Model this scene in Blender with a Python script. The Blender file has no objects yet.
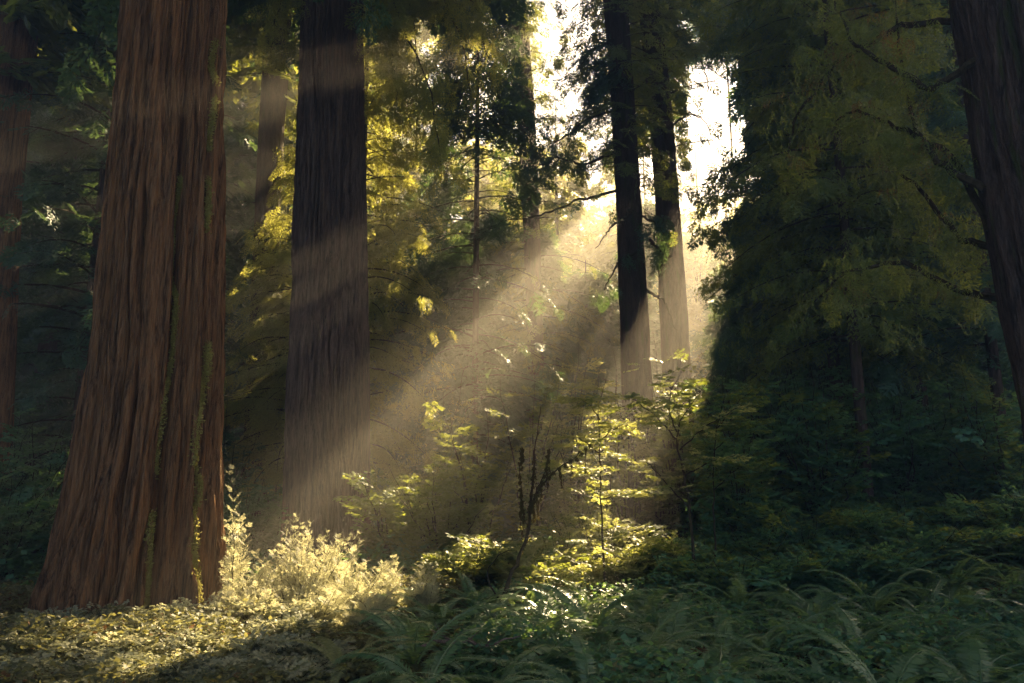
import bpy, math, random
import numpy as np
from mathutils import Vector, Matrix

random.seed(7)
RNG = np.random.default_rng(11)
R = math.radians
SC = bpy.context.scene

# ---------------------------------------------------------------- camera
F = 800.0; PITCH = R(11.25); CAMZ = 1.6
cd = bpy.data.cameras.new('camera'); cam = bpy.data.objects.new('camera', cd)
SC.collection.objects.link(cam); SC.camera = cam
cam.location = (0, 0, CAMZ); cam.rotation_euler = (math.pi/2 + PITCH, 0, 0)
cd.sensor_width = 36; cd.lens = 36*F/1024; cd.clip_end = 900; cd.clip_start = .05
SC.render.resolution_x = 1024; SC.render.resolution_y = 683

# ---------------------------------------------------------------- sky, sun, exposure
SUNPX = (792.0, 12.0)
CF = np.array([0, math.cos(PITCH), math.sin(PITCH)]); CU = np.array([0, -math.sin(PITCH), math.cos(PITCH)]); CX = np.array([1., 0, 0])
CAM = np.array([0, 0, CAMZ])
def pxdir(px, py):
    return (px-512)*CX + (341.5-py)*CU + F*CF
S = pxdir(*SUNPX); S = S/np.linalg.norm(S)              # towards the sun
ELEV = math.asin(S[2]); AZ = math.atan2(S[0], S[1])
W = bpy.data.worlds.new('World'); SC.world = W; W.use_nodes = True
nt = W.node_tree; nt.nodes.clear()
o = nt.nodes.new('ShaderNodeOutputWorld'); b = nt.nodes.new('ShaderNodeBackground'); s = nt.nodes.new('ShaderNodeTexSky')
s.sky_type = 'NISHITA'; s.sun_disc = False; s.sun_elevation = ELEV; s.sun_rotation = AZ
s.air_density = .35; s.dust_density = .1; s.ozone_density = 1.0
b.inputs[1].default_value = 0.052
nt.links.new(s.outputs[0], b.inputs[0]); nt.links.new(b.outputs[0], o.inputs[0])
ld = bpy.data.lights.new('sun', 'SUN'); ld.energy = 5.0; ld.angle = R(.5); ld.color = (1.0, .77, .44)
sun = bpy.data.objects.new('sun', ld); SC.collection.objects.link(sun)
sun.rotation_euler = Vector(S).to_track_quat('Z', 'Y').to_euler(); sun.location = (30, 70, 46)
SC.view_settings.view_transform = 'Standard'; SC.view_settings.look = 'None'
SC.view_settings.exposure = 3.1; SC.view_settings.gamma = 1.0; SC.view_settings.use_curve_mapping = False
C = SC.cycles
C.max_bounces = 4; C.diffuse_bounces = 3; C.glossy_bounces = 1; C.transmission_bounces = 3; C.volume_bounces = 0
C.transparent_max_bounces = 4; C.caustics_reflective = False; C.caustics_refractive = False
C.use_adaptive_sampling = True; C.adaptive_threshold = 0.01; C.sample_clamp_indirect = 3; C.use_denoising = True; C.denoising_prefilter = 'NONE'
try: C.use_light_tree = False
except Exception: pass
HAZE = 0.0056

# ---------------------------------------------------------------- helpers: picture <-> place
def at(px, py, Y):
    d = pxdir(px, py); return CAM + d*(Y/d[1])
def atz(px, py, z):
    d = pxdir(px, py); return CAM + d*((z-CAMZ)/d[2])
def proj(P):
    P = np.atleast_2d(P) - CAM
    w = P@CF; w = np.where(np.abs(w) < 1e-3, 1e-3, w)
    return 512 + F*(P@CX)/w, 341.5 - F*(P@CU)/w, w
def hash2(i, j, seed):
    n = (i.astype(np.int64)*374761393 + j.astype(np.int64)*668265263 + seed*1442695041) & 0xffffffff
    n = ((n ^ (n >> 13))*1274126177) & 0xffffffff
    n = n ^ (n >> 16)
    return (n & 0xffffff)/float(0xffffff)
def vnoise(x, y, seed=0, perx=None):
    x = np.asarray(x, float); y = np.asarray(y, float)
    xi = np.floor(x).astype(np.int64); yi = np.floor(y).astype(np.int64); fx = x-xi; fy = y-yi
    fx = fx*fx*(3-2*fx); fy = fy*fy*(3-2*fy)
    x0, x1 = (xi, xi+1) if perx is None else (xi % perx, (xi+1) % perx)
    a = hash2(x0, yi, seed); b_ = hash2(x1, yi, seed); c = hash2(x0, yi+1, seed); d = hash2(x1, yi+1, seed)
    return (a*(1-fx)+b_*fx)*(1-fy) + (c*(1-fx)+d*fx)*fy
def fbm(x, y, seed=0, o=4):
    t = 0; a = .5
    for k in range(o):
        t = t + a*vnoise(x*2**k, y*2**k, seed+k*17); a *= .5
    return t/(1-.5**o)
def ground_z(x, y):
    x = np.asarray(x, float); y = np.asarray(y, float)
    z = .28*(fbm(x*.16+40, y*.16+9, 5, 3)-.5)
    z = z + .24*np.clip(y-42, 0, 62) - .0*x
    z = z + .13*np.clip(x-2.5, 0, 13)*np.clip((y-8)/6, 0, 1)
    z = z + .30*np.clip(-x-26, 0, 40) + .22*np.clip(x-34, 0, 60)
    return z

# sunlight windows: foliage standing in the path of the beams is thinned out
TARGETS = []                                              # (point, radius)
def target(px, py, Y, rad): TARGETS.append((at(px, py, Y), rad))
def sunkeep(P, rng, strict=1.0):
    P = np.atleast_2d(P)
    keep = np.ones(len(P), bool)
    rel = P - CAM; a = rel@S; perp = rel - a[:, None]*S; r = np.linalg.norm(perp, axis=1)
    X, Y, w = proj(P)
    dx = X-SUNPX[0]; dy = Y-SUNPX[1]
    sl = np.where(dy > 2, dx/np.maximum(dy, 2), -99)      # slope of the screen line through the sun
    js = rng.normal(0, .05, len(P)) + .16*(vnoise(r*.5, a*.08, 77)-.5)
    inwin = (w > 1) & (sl < -.285+js*.7) & (sl > -1.2+js*1.8) & (r > 6.4) & (r < 13.4) & (a > 7)
    soft = vnoise(np.arctan(sl)*26, r*.10, 91)            # streaks
    inwin &= (soft < .66) | (rng.random(len(P)) < .35)
    inwin &= ~((sl < -.56+js) & (sl > -.74+js) & (rng.random(len(P)) < .85))
    keep &= ~inwin
    for T, rad in TARGETS:
        q = P - T; t = q@S
        d = np.linalg.norm(q - t[:, None]*S, axis=1)
        keep &= ~((t > 1.6) & (d < rad))
    # the open patch of sky between the trees
    keep &= ~((X > 684) & (X < 744+rng.normal(0, 4, len(P))) & (Y > 48-.12*(X-684)+12) & (Y < 160) & (w < 72) & (rng.random(len(P)) < .93))
    keep &= ~((X > 545) & (X < 596) & (Y > -5) & (Y < 62-(X-545)*.3) & (w > 24) & (rng.random(len(P)) < .45))
    # small dapple holes elsewhere
    U = np.cross(S, [0, 0, 1.]); U /= np.linalg.norm(U); V = np.cross(U, S)
    n = vnoise(rel@U*.9, rel@V*.9, 33)
    keep &= ~((n > .91) & (a > 9) & (X < 760))
    return keep

# ---------------------------------------------------------------- mesh accumulation
class Acc:
    def __init__(s): s.v = []; s.q = []; s.m = []; s.n = 0
    def add(s, V, Q, mi=0):
        V = np.asarray(V, float).reshape(-1, 3); Q = np.asarray(Q, np.int64).reshape(-1, 4)
        s.v.append(V); s.q.append(Q+s.n); s.m.append(np.full(len(Q), mi)); s.n += len(V)
    def place(s, tmpl, pos, Rm, sc, mi=0):
        TV, TQ = tmpl; N = len(pos)
        if N == 0: return
        V = np.einsum('nij,vj->nvi', Rm, TV)*np.asarray(sc)[:, None, None] + pos[:, None, :]
        Q = TQ[None] + (np.arange(N)*len(TV))[:, None, None]
        s.add(V, Q, mi)
    def tube(s, pts, rad, n=7, mi=0, jit=0., rng=None):
        pts = np.asarray(pts, float); rad = np.asarray(rad, float)*np.ones(len(pts))
        T = np.gradient(pts, axis=0); T /= np.linalg.norm(T, axis=1)[:, None]+1e-9
        up = np.array([.3, .2, 1.]) if abs(T[0][2]) < .8 else np.array([1., .2, 0])
        A = np.cross(T, up); A /= np.linalg.norm(A, axis=1)[:, None]+1e-9; B = np.cross(T, A)
        th = np.arange(n)*2*math.pi/n
        rr = rad[:, None]*(1 + (jit*(rng.random((len(pts), n))-.5) if jit else 0))
        V = pts[:, None]+ rr[..., None]*(np.cos(th)[None, :, None]*A[:, None] + np.sin(th)[None, :, None]*B[:, None])
        i = np.arange(len(pts)-1)[:, None]*n; j = np.arange(n)[None]; k = (j+1) % n
        s.add(V, np.stack([i+j, i+k, i+n+k, i+n+j], -1), mi)
def link(name, acc, mats, base=(0, 0, 0), parent=None, smooth=False):
    V = np.concatenate(acc.v) - np.asarray(base); Q = np.concatenate(acc.q); Mi = np.concatenate(acc.m)
    me = bpy.data.meshes.new(name)
    me.vertices.add(len(V)); me.vertices.foreach_set('co', V.astype(np.float32).ravel())
    me.loops.add(len(Q)*4); me.loops.foreach_set('vertex_index', Q.astype(np.int32).ravel())
    me.polygons.add(len(Q)); me.polygons.foreach_set('loop_start', (np.arange(len(Q))*4).astype(np.int32))
    me.polygons.foreach_set('material_index', Mi.astype(np.int32))
    me.polygons.foreach_set('use_smooth', np.full(len(Q), smooth))
    for m in (mats if isinstance(mats, (list, tuple)) else [mats]): me.materials.append(m)
    me.update(calc_edges=True)
    ob = bpy.data.objects.new(name, me); SC.collection.objects.link(ob)
    if parent is not None: ob.parent = parent
    else: ob.location = base
    return ob
def tag(ob, label=None, cat=None, group=None, kind=None):
    for k, v in (('label', label), ('category', cat), ('group', group), ('kind', kind)):
        if v: ob[k] = v
    return ob
def thing(name, base, label=None, cat=None, group=None):
    e = bpy.data.objects.new(name, None); SC.collection.objects.link(e); e.location = base; e.empty_display_size = .2
    return tag(e, label, cat, group)

# ---------------------------------------------------------------- materials
def mat(name):
    m = bpy.data.materials.new(name); m.use_nodes = True; m.node_tree.nodes.clear()
    return m, m.node_tree, m.node_tree.nodes, m.node_tree.links
def leaf_mat(name, c1, c2, tr=(.30, .36, .06), tw=.45, rough=.5, spec=.3, isl=.5):
    m, t, N, L = mat(name)
    out = N.new('ShaderNodeOutputMaterial'); mix = N.new('ShaderNodeMixShader'); mix.inputs[0].default_value = tw
    p = N.new('ShaderNodeBsdfPrincipled'); p.inputs['Roughness'].default_value = rough; p.inputs['Specular IOR Level'].default_value = spec
    g = N.new('ShaderNodeNewGeometry'); cm = N.new('ShaderNodeMix'); cm.data_type = 'RGBA'
    cm.inputs[6].default_value = (*c1, 1); cm.inputs[7].default_value = (*c2, 1)
    oi = N.new('ShaderNodeObjectInfo'); mm = N.new('ShaderNodeMath'); mm.operation = 'MULTIPLY_ADD'
    mm.inputs[1].default_value = .95-isl; ad = N.new('ShaderNodeMath'); ad.operation = 'MULTIPLY'; ad.inputs[1].default_value = isl
    L.new(g.outputs['Random Per Island'], ad.inputs[0]); L.new(oi.outputs['Random'], mm.inputs[0]); L.new(ad.outputs[0], mm.inputs[2])
    L.new(mm.outputs[0], cm.inputs[0]); L.new(cm.outputs[2], p.inputs['Base Color'])
    tb = N.new('ShaderNodeBsdfTranslucent'); tm = N.new('ShaderNodeMix'); tm.data_type = 'RGBA'
    tm.inputs[6].default_value = (*tr, 1); tm.inputs[7].default_value = (*[x*1.35 for x in tr], 1)
    L.new(g.outputs['Random Per Island'], tm.inputs[0]); L.new(tm.outputs[2], tb.inputs[0])
    L.new(p.outputs[0], mix.inputs[1]); L.new(tb.outputs[0], mix.inputs[2]); L.new(mix.outputs[0], out.inputs[0])
    return m
def bark_mat(name, c1, c2, c3, sx=9., sz=.7, bump=.6, moss=None, moss_amt=.0, mz=.35):
    m, t, N, L = mat(name)
    out = N.new('ShaderNodeOutputMaterial'); p = N.new('ShaderNodeBsdfPrincipled'); p.inputs['Roughness'].default_value = .95; p.inputs['Specular IOR Level'].default_value = .1
    tc = N.new('ShaderNodeTexCoord'); mp = N.new('ShaderNodeMapping'); mp.inputs['Scale'].default_value = (sx, sx, sz)
    L.new(tc.outputs['Object'], mp.inputs[0])
    n1 = N.new('ShaderNodeTexNoise'); n1.inputs['Scale'].default_value = 1; n1.inputs['Detail'].default_value = 7; n1.inputs['Roughness'].default_value = .75
    n2 = N.new('ShaderNodeTexNoise'); n2.inputs['Scale'].default_value = 4.2; n2.inputs['Detail'].default_value = 5; n2.inputs['Roughness'].default_value = .7
    n3 = N.new('ShaderNodeTexNoise'); n3.inputs['Scale'].default_value = 1.1; n3.inputs['Detail'].default_value = 4
    L.new(mp.outputs[0], n1.inputs[0]); L.new(mp.outputs[0], n2.inputs[0]); mp3 = N.new('ShaderNodeMapping'); mp3.inputs['Scale'].default_value = (6.5, 6.5, mz*3); L.new(tc.outputs['Object'], mp3.inputs[0]); L.new(mp3.outputs[0], n3.inputs[0])
    r1 = N.new('ShaderNodeValToRGB'); r1.color_ramp.elements[0].position = .40; r1.color_ramp.elements[0].color = (*c1, 1)
    r1.color_ramp.elements[1].position = .60; r1.color_ramp.elements[1].color = (*c2, 1)
    L.new(n1.outputs[0], r1.inputs[0])
    mx = N.new('ShaderNodeMix'); mx.data_type = 'RGBA'; mx.inputs[7].default_value = (*c3, 1)
    rr = N.new('ShaderNodeValToRGB'); rr.color_ramp.elements[0].position = .45; rr.color_ramp.elements[1].position = .7
    rr.color_ramp.elements[1].color = (.75, .75, .75, 1)
    L.new(n2.outputs[0], rr.inputs[0]); L.new(rr.outputs[0], mx.inputs[0]); L.new(r1.outputs[0], mx.inputs[6])
    col = mx.outputs[2]
    if moss:
        m2 = N.new('ShaderNodeMix'); m2.data_type = 'RGBA'; m2.inputs[7].default_value = (*moss, 1)
        rm = N.new('ShaderNodeValToRGB'); rm.color_ramp.elements[0].position = .62-.2*moss_amt; rm.color_ramp.elements[1].position = .74-.2*moss_amt
        L.new(n3.outputs[0], rm.inputs[0]); L.new(rm.outputs[0], m2.inputs[0]); L.new(col, m2.inputs[6]); col = m2.outputs[2]
    L.new(col, p.inputs['Base Color'])
    bp = N.new('ShaderNodeBump'); bp.inputs['Strength'].default_value = bump; bp.inputs['Distance'].default_value = .09
    sm = N.new('ShaderNodeMath'); sm.operation = 'ADD'; L.new(n1.outputs[0], sm.inputs[0]); L.new(n2.outputs[0], sm.inputs[1])
    L.new(sm.outputs[0], bp.inputs['Height']); L.new(bp.outputs[0], p.inputs['Normal']); L.new(p.outputs[0], out.inputs[0])
    return m
M = {}
M['bark_red'] = bark_mat('redwood_bark', (.055, .027, .013), (.36, .165, .062), (.40, .25, .13), 15, .8, 1)
M['bark_grey'] = bark_mat('grey_redwood_bark', (.035, .023, .018), (.20, .125, .085), (.30, .21, .15), 12, .7, 1)
M['bark_dark'] = bark_mat('dark_bark', (.02, .014, .010), (.10, .062, .042), (.14, .10, .075), 9, 1.4, .8, (.05, .06, .015), .3)
M['deadwood'] = bark_mat('dead_wood', (.10, .06, .045), (.30, .20, .15), (.38, .28, .22), 30, 12, .5)
M['twig'] = bark_mat('mossy_twig_bark', (.018, .013, .008), (.07, .05, .03), (.06, .06, .02), 30, 12, .5)
M['moss'] = leaf_mat('moss_fuzz', (.24, .23, .07), (.40, .35, .11), (.46, .40, .10), .35, .8, .1)  # moss made brighter: sunlight on the fissures is put into its colour
M['moss_dark'] = leaf_mat('hanging_moss', (.04, .04, .012), (.08, .07, .022), (.14, .11, .03), .3, .8, .1)
M['needle'] = leaf_mat('conifer_needles', (.045, .09, .030), (.10, .14, .035), (.34, .36, .05), .42)
M['needle_teal'] = leaf_mat('dark_conifer_needles', (.030, .090, .062), (.07, .14, .065), (.14, .22, .05), .35)  # needles of shaded trees: their gloom is put into the colour
M['needle_gold'] = leaf_mat('golden_conifer_needles', (.09, .13, .034), (.20, .205, .06), (.52, .50, .10), .52)  # needles of sunlit crowns: the backlight is put into the colour
M['needle_rust'] = leaf_mat('rusty_needle_tips', (.16, .085, .02), (.22, .13, .03), (.3, .18, .03), .4)
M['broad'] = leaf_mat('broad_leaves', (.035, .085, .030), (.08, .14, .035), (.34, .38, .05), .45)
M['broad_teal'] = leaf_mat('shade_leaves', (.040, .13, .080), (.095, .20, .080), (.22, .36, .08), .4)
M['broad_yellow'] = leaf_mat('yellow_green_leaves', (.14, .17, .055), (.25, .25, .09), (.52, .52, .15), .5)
M['shrub_pale'] = leaf_mat('pale_shrub_leaves', (.27, .28, .16), (.40, .39, .24), (.60, .57, .33), .5, .5, .35)  # cream from strong sun is put into this leaf colour
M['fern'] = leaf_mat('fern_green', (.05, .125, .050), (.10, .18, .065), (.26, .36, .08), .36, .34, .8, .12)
M['fern_pale'] = leaf_mat('fern_pale_green', (.13, .16, .06), (.22, .22, .09), (.50, .48, .15), .42, .5, .35, .15)  # lit copy of the fern green, with sunlight put into the colour
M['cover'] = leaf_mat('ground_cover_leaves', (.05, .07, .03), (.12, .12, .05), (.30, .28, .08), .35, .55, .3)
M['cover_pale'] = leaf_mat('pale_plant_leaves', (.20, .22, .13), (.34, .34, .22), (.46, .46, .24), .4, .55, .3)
M['dead'] = leaf_mat('dead_leaves', (.10, .05, .02), (.22, .12, .05), (.2, .1, .03), .2, .8, .1)

# ---------------------------------------------------------------- leaf templates (unit size, along +X, flat in XY)
def quad_leaf(p, d, L, w, nrm=(0, 0, 1), mid=.45):
    p = np.array(p, float); d = np.array(d, float); d /= np.linalg.norm(d)
    sd = np.cross(nrm, d); sd /= np.linalg.norm(sd)+1e-9
    return [p, p+d*L*mid-sd*w/2, p+d*L, p+d*L*mid+sd*w/2]
def tmpl_conifer(rng, nt=6, nl=5, ll=.19, lw=.075, droop=.25):
    V = []; 
    for i in range(nt):
        x = .08+.9*i/nt
        for sgn in (-1, 1):
            ln = .42*(1-.75*i/nt)*(.8+.4*rng.random())
            ang = R(48+12*rng.random())
            d = np.array([math.cos(ang), sgn*math.sin(ang), 0])
            for k in range(nl):
                f = (k+.5)/nl
                p = np.array([x, 0, -droop*x*x]) + d*ln*f; p[2] -= droop*(ln*f)**2*1.6
                a2 = rng.uniform(-1, 1)*.9
                dd = np.array([d[0]*math.cos(a2)-d[1]*math.sin(a2), d[0]*math.sin(a2)+d[1]*math.cos(a2), -.25+.3*rng.random()])
                V += quad_leaf(p, dd, ll*(.7+.6*rng.random()), lw, (rng.uniform(-.5, .5), rng.uniform(-.5, .5), 1))
    for k in range(nl):
        x = .5+.5*k/nl; V += quad_leaf([x, 0, -droop*x*x], [1, rng.uniform(-.6, .6), -.3], ll, lw)
    V = np.array(V); return V, np.arange(len(V)).reshape(-1, 4)
def tmpl_hang(rng, n=7, nl=9, ll=.15, lw=.05):
    """hanging fingers of foliage, as on old redwood and hemlock boughs; along +X, fingers fall to -Z"""
    V = []
    for i in range(n):
        x = .1+.85*i/n; y = rng.uniform(-.12, .12)
        ln = .55*(.5+.8*rng.random()); sw = rng.uniform(-.2, .2); sy = rng.uniform(-.2, .2)
        for k in range(nl):
            f = (k+.3)/nl; p = [x+sw*f+.12*f, y+sy*f, -ln*f]
            sd = 1 if k % 2 else -1
            V += quad_leaf(p, [.5*rng.uniform(-1, 1)+.15, sd*.6, -.75], ll*(1.2-.6*f), lw, (rng.uniform(-1, 1), rng.uniform(-.4, .4), .4))
    V = np.array(V); return V, np.arange(len(V)).reshape(-1, 4)
def tmpl_broad(rng, nb=6, ls=.20, lw=.14):
    """flat layered spray of separate leaves"""
    V = []
    for i in range(nb):
        x = .1+.9*i/nb
        for sgn in (-1, 1):
            ln = .36*(1-.6*i/nb)
            ang = R(50); d = np.array([math.cos(ang), sgn*math.sin(ang), 0])
            for f in (.35, .75, 1.05):
                p = np.array([x, 0, 0]) + d*ln*f + rng.uniform(-.03, .03, 3)
                a2 = rng.uniform(-1, 1)*1.1
                dd = [d[0]*math.cos(a2)-d[1]*math.sin(a2), d[0]*math.sin(a2)+d[1]*math.cos(a2), rng.uniform(-.5, .1)]
                V += quad_leaf(p, dd, ls*(.7+.5*rng.random()), lw*(.8+.4*rng.random()), (rng.uniform(-.5, .5), rng.uniform(-.5, .5), 1), .42)
    V = np.array(V); return V, np.arange(len(V)).reshape(-1, 4)
def tmpl_twig(rng, n=26, ll=.11, lw=.05):
    """dense small leaves right round a twig"""
    V = []
    for k in range(n):
        f = k/n; a = k*2.4
        V += quad_leaf([f, 0, 0], [.6, math.cos(a), math.sin(a)], ll*(1.15-.6*f)*(.8+.4*rng.random()), lw, (rng.uniform(-1, 1), math.sin(a)+.2, math.cos(a)), .5)
    V = np.array(V); return V, np.arange(len(V)).reshape(-1, 4)
_r = np.random.default_rng(3)
T_CON = [tmpl_conifer(_r) for _ in range(3)]
T_CONF = [tmpl_conifer(_r, 5, 3, .30, .15) for _ in range(3)]         # coarser, for distance
T_CONN = [tmpl_conifer(_r, 9, 7, .12, .038) for _ in range(3)]        # finer, for near boughs
T_HANG = [tmpl_hang(_r) for _ in range(3)]
T_HANGN = [tmpl_hang(_r, 8, 14, .11, .03) for _ in range(3)]
T_BRD = [tmpl_broad(_r) for _ in range(3)]
T_TWG = [tmpl_twig(_r) for _ in range(3)]
T_CONS = [tmpl_conifer(_r, 6, 4, .16, .075, .1) for _ in range(3)]

def frames(d, up=(0, 0, 1), roll=None):
    d = d/np.linalg.norm(d, axis=1)[:, None]
    up = np.broadcast_to(np.asarray(up, float), d.shape)
    y = np.cross(up, d); y /= np.linalg.norm(y, axis=1)[:, None]+1e-6; z = np.cross(d, y)
    if roll is not None:
        c = np.cos(roll)[:, None]; s_ = np.sin(roll)[:, None]; y, z = c*y+s_*z, c*z-s_*y
    return np.stack([d, y, z], -1)
def scatter(acc, tmpls, pos, d, sc, rng, mi=0, roll=.5, mask=True):
    pos = np.asarray(pos); d = np.asarray(d); sc = np.asarray(sc)*np.ones(len(pos))
    if mask:
        c = pos + d/np.linalg.norm(d, axis=1)[:, None]*sc[:, None]*.5
        k = sunkeep(c, rng)
        if mask is not True: k |= rng.random(len(c)) > mask
        pos, d, sc = pos[k], d[k], sc[k]
    which = rng.integers(0, len(tmpls), len(pos)); rl = rng.normal(0, roll, len(pos))
    Fm = frames(d, roll=rl) if len(pos) else None
    for i, t in enumerate(tmpls):
        w = which == i
        if w.any(): acc.place(t, pos[w], Fm[w], sc[w], mi)

# ---------------------------------------------------------------- things to be lit by the beams
for p in ((300, 530, 11.5, .8), (350, 560, 11.3, .8), (270, 560, 11, .6), (400, 575, 11.5, .6), (238, 470, 11.3, .55), (240, 530, 11.3, .5), (330, 520, 11.6, .9),
          (590, 520, 15, 1.2), (640, 530, 15, 1.0), (560, 550, 13, .8), (600, 440, 13.5, .6), (640, 400, 13.5, .5),
          (480, 585, 11.5, .5), (520, 575, 12, .5), (705, 200, 36, 2.2), (712, 250, 36, 2.0),
          (219, 560, 11.2, .2), (219, 500, 11.2, .2), (220, 430, 11.2, .2), 
          (600, 150, 56, 5), (560, 110, 48, 4.5), (640, 80, 52, 4), (520, 60, 50, 4), (520, 140, 52, 5), (480, 100, 42, 3), (570, 60, 46, 4), (440, 100, 38, 3), (700, 250, 50, 4), (650, 230, 50, 4), (500, 110, 44, 3),
          (385, 200, 22, .8), (400, 250, 22, .9), (440, 200, 22, .6), (390, 300, 22, .7), (430, 60, 17, .5), (380, 40, 17, .5),
          (270, 215, 23, .7), (255, 235, 23, .6), (275, 300, 23, .5), 
          (160, 640, 9.2, .6), (230, 640, 9, .5), (120, 630, 9.6, .4), (320, 640, 9, .5)):
    target(*p)

# ---------------------------------------------------------------- ground
def grid(xs, ys):
    X, Y = np.meshgrid(xs, ys); Z = ground_z(X, Y); nx = len(xs); ny = len(ys)
    i = np.arange(ny-1)[:, None]*nx + np.arange(nx-1)[None]
    return np.stack([X, Y, Z], -1).reshape(-1, 3), np.stack([i, i+1, i+nx+1, i+nx], -1).reshape(-1, 4)
def stretch(lo, hi, n, c, p=2.2):
    t = np.linspace(-1, 1, n); return c + np.where(t < 0, (c-lo), (hi-c))*np.sign(t)*np.abs(t)**p
m, t, N, L = mat('forest_floor')
out = N.new('ShaderNodeOutputMaterial'); p = N.new('ShaderNodeBsdfPrincipled'); p.inputs['Roughness'].default_value = 1; p.inputs['Specular IOR Level'].default_value = .05
tc = N.new('ShaderNodeTexCoord'); n1 = N.new('ShaderNodeTexNoise'); n1.inputs['Scale'].default_value = 7; n1.inputs['Detail'].default_value = 8; n1.inputs['Roughness'].default_value = .7
L.new(tc.outputs['Object'], n1.inputs[0]); r1 = N.new('ShaderNodeValToRGB')
r1.color_ramp.elements[0].position = .35; r1.color_ramp.elements[0].color = (.018, .013, .008, 1)
r1.color_ramp.elements[1].position = .7; r1.color_ramp.elements[1].color = (.09, .06, .035, 1)
L.new(n1.outputs[0], r1.inputs[0]); L.new(r1.outputs[0], p.inputs['Base Color'])
bp = N.new('ShaderNodeBump'); bp.inputs['Strength'].default_value = 1; bp.inputs['Distance'].default_value = .06
L.new(n1.outputs[0], bp.inputs['Height']); L.new(bp.outputs[0], p.inputs['Normal']); L.new(p.outputs[0], out.inputs[0])
M['floor'] = m
a = Acc(); a.add(*grid(stretch(-120, 120, 220, 0), stretch(-40, 150, 240, 12, 2.0)))
g = link('ground', a, M['floor'], smooth=True); tag(g, 'brown forest floor of litter and soil under the ferns', 'forest floor', kind='structure')

# haze: the misty air that the sunbeams light up
m, t, N, L = mat('haze'); out = N.new('ShaderNodeOutputMaterial'); pv = N.new('ShaderNodeVolumePrincipled')
pv.inputs['Color'].default_value = (.95, .89, .80, 1); pv.inputs['Density'].default_value = HAZE; pv.inputs['Anisotropy'].default_value = .5
pv.inputs['Density Attribute'].default_value = ''; pv.inputs['Color Attribute'].default_value = ''; pv.inputs['Temperature Attribute'].default_value = ''
L.new(pv.outputs[0], out.inputs['Volume'])
try: m.cycles.homogeneous_volume = True; m.cycles.volume_sampling = 'MULTIPLE_IMPORTANCE'
except Exception as e: print(e)
a = Acc(); x0, x1, y0, y1, z0, z1 = -122, 122, -42, 152, -3, 53
V = [(x, y, z) for z in (z0, z1) for y in (y0, y1) for x in (x0, x1)]
a.add(V, [(0, 2, 3, 1), (4, 5, 7, 6), (0, 1, 5, 4), (2, 6, 7, 3), (0, 4, 6, 2), (1, 3, 7, 5)])
hz = link('haze', a, m); tag(hz, 'warm morning mist filling the air between the trees', 'mist', kind='stuff')
hz.display_type = 'WIRE'

# ---------------------------------------------------------------- trunks
def trunk_acc(prof, seed, nth=96, nz=120, nridge=22, depth=.09, zfine=14, notch=None, flare=.0, nri2=None):
    """prof: [(centre xyz, radius)] bottom to top; returns acc and a surface function"""
    cs = np.array([p[0] for p in prof]); rs = np.array([p[1] for p in prof]); zs = cs[:, 2]
    top = zs[-1]; zz = np.concatenate([np.linspace(zs[0], min(zfine, top), nz, endpoint=False), np.linspace(min(zfine, top), top, 24)]) if top > zfine else np.linspace(zs[0], top, nz)
    def surf(th, z):
        cx = np.interp(z, zs, cs[:, 0]); cy = np.interp(z, zs, cs[:, 1]); r = np.interp(z, zs, rs)
        u = th/(2*math.pi)
        w = 1.1*(fbm(u*0+z*.35, u*0+3.3, seed+5, 2)-.5) + .6*(vnoise(u*8, z*.5, seed+8, 8)-.5) + .55*(vnoise(u*24, z*1.3, seed+11, 24)-.5)
        n1_ = np.abs(2*vnoise(u*nridge+w, z*.22, seed, nridge)-1)
        n2_ = np.abs(2*vnoise(u*nridge*2.0+w*2, z*.45, seed+1, nridge*2)-1)
        n3_ = vnoise(u*nridge*5, z*2.5, seed+2, nridge*5)
        big = vnoise(u*5, z*.12, seed+3, 5)-.5
        br = .6+.8*vnoise(u*nridge, z*1.1, seed+4, nridge)
        f = 1 + depth*(.25 - .95*br*np.exp(-(n1_/.32)**2) - .40*np.exp(-(n2_/.25)**2) + .34*(n3_-.5)) + .09*big
        h = np.clip(z-zs[0], 0, None)
        f = f + flare*np.exp(-h/.8)*(.35+1.1*vnoise(u*7, z*0, seed+6, 7))
        if notch:
            for th0, dth, dep, wob, za, zb in notch:
                thz = th0 + wob*(vnoise(z*.5, z*0+seed, seed+9)-.5)
                dd = (th-thz+math.pi) % (2*math.pi)-math.pi
                k = np.clip((z-za)/1.5, 0, 1)*np.clip((zb-z)/2.5, 0, 1) if zb < 90 else 1
                f = f - dep*k*np.exp(-(dd/dth)**2)
        rr = r*f
        return np.stack([cx+rr*np.cos(th), cy+rr*np.sin(th), z+0*th], -1)
    th = np.arange(nth)*2*math.pi/nth
    TH, ZZ = np.meshgrid(th, zz); P = surf(TH, ZZ)
    a = Acc(); i = np.arange(len(zz)-1)[:, None]*nth; j = np.arange(nth)[None]; k = (j+1) % nth
    a.add(P, np.stack([i+j, i+k, i+nth+k, i+nth+j], -1))
    return a, surf
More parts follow.
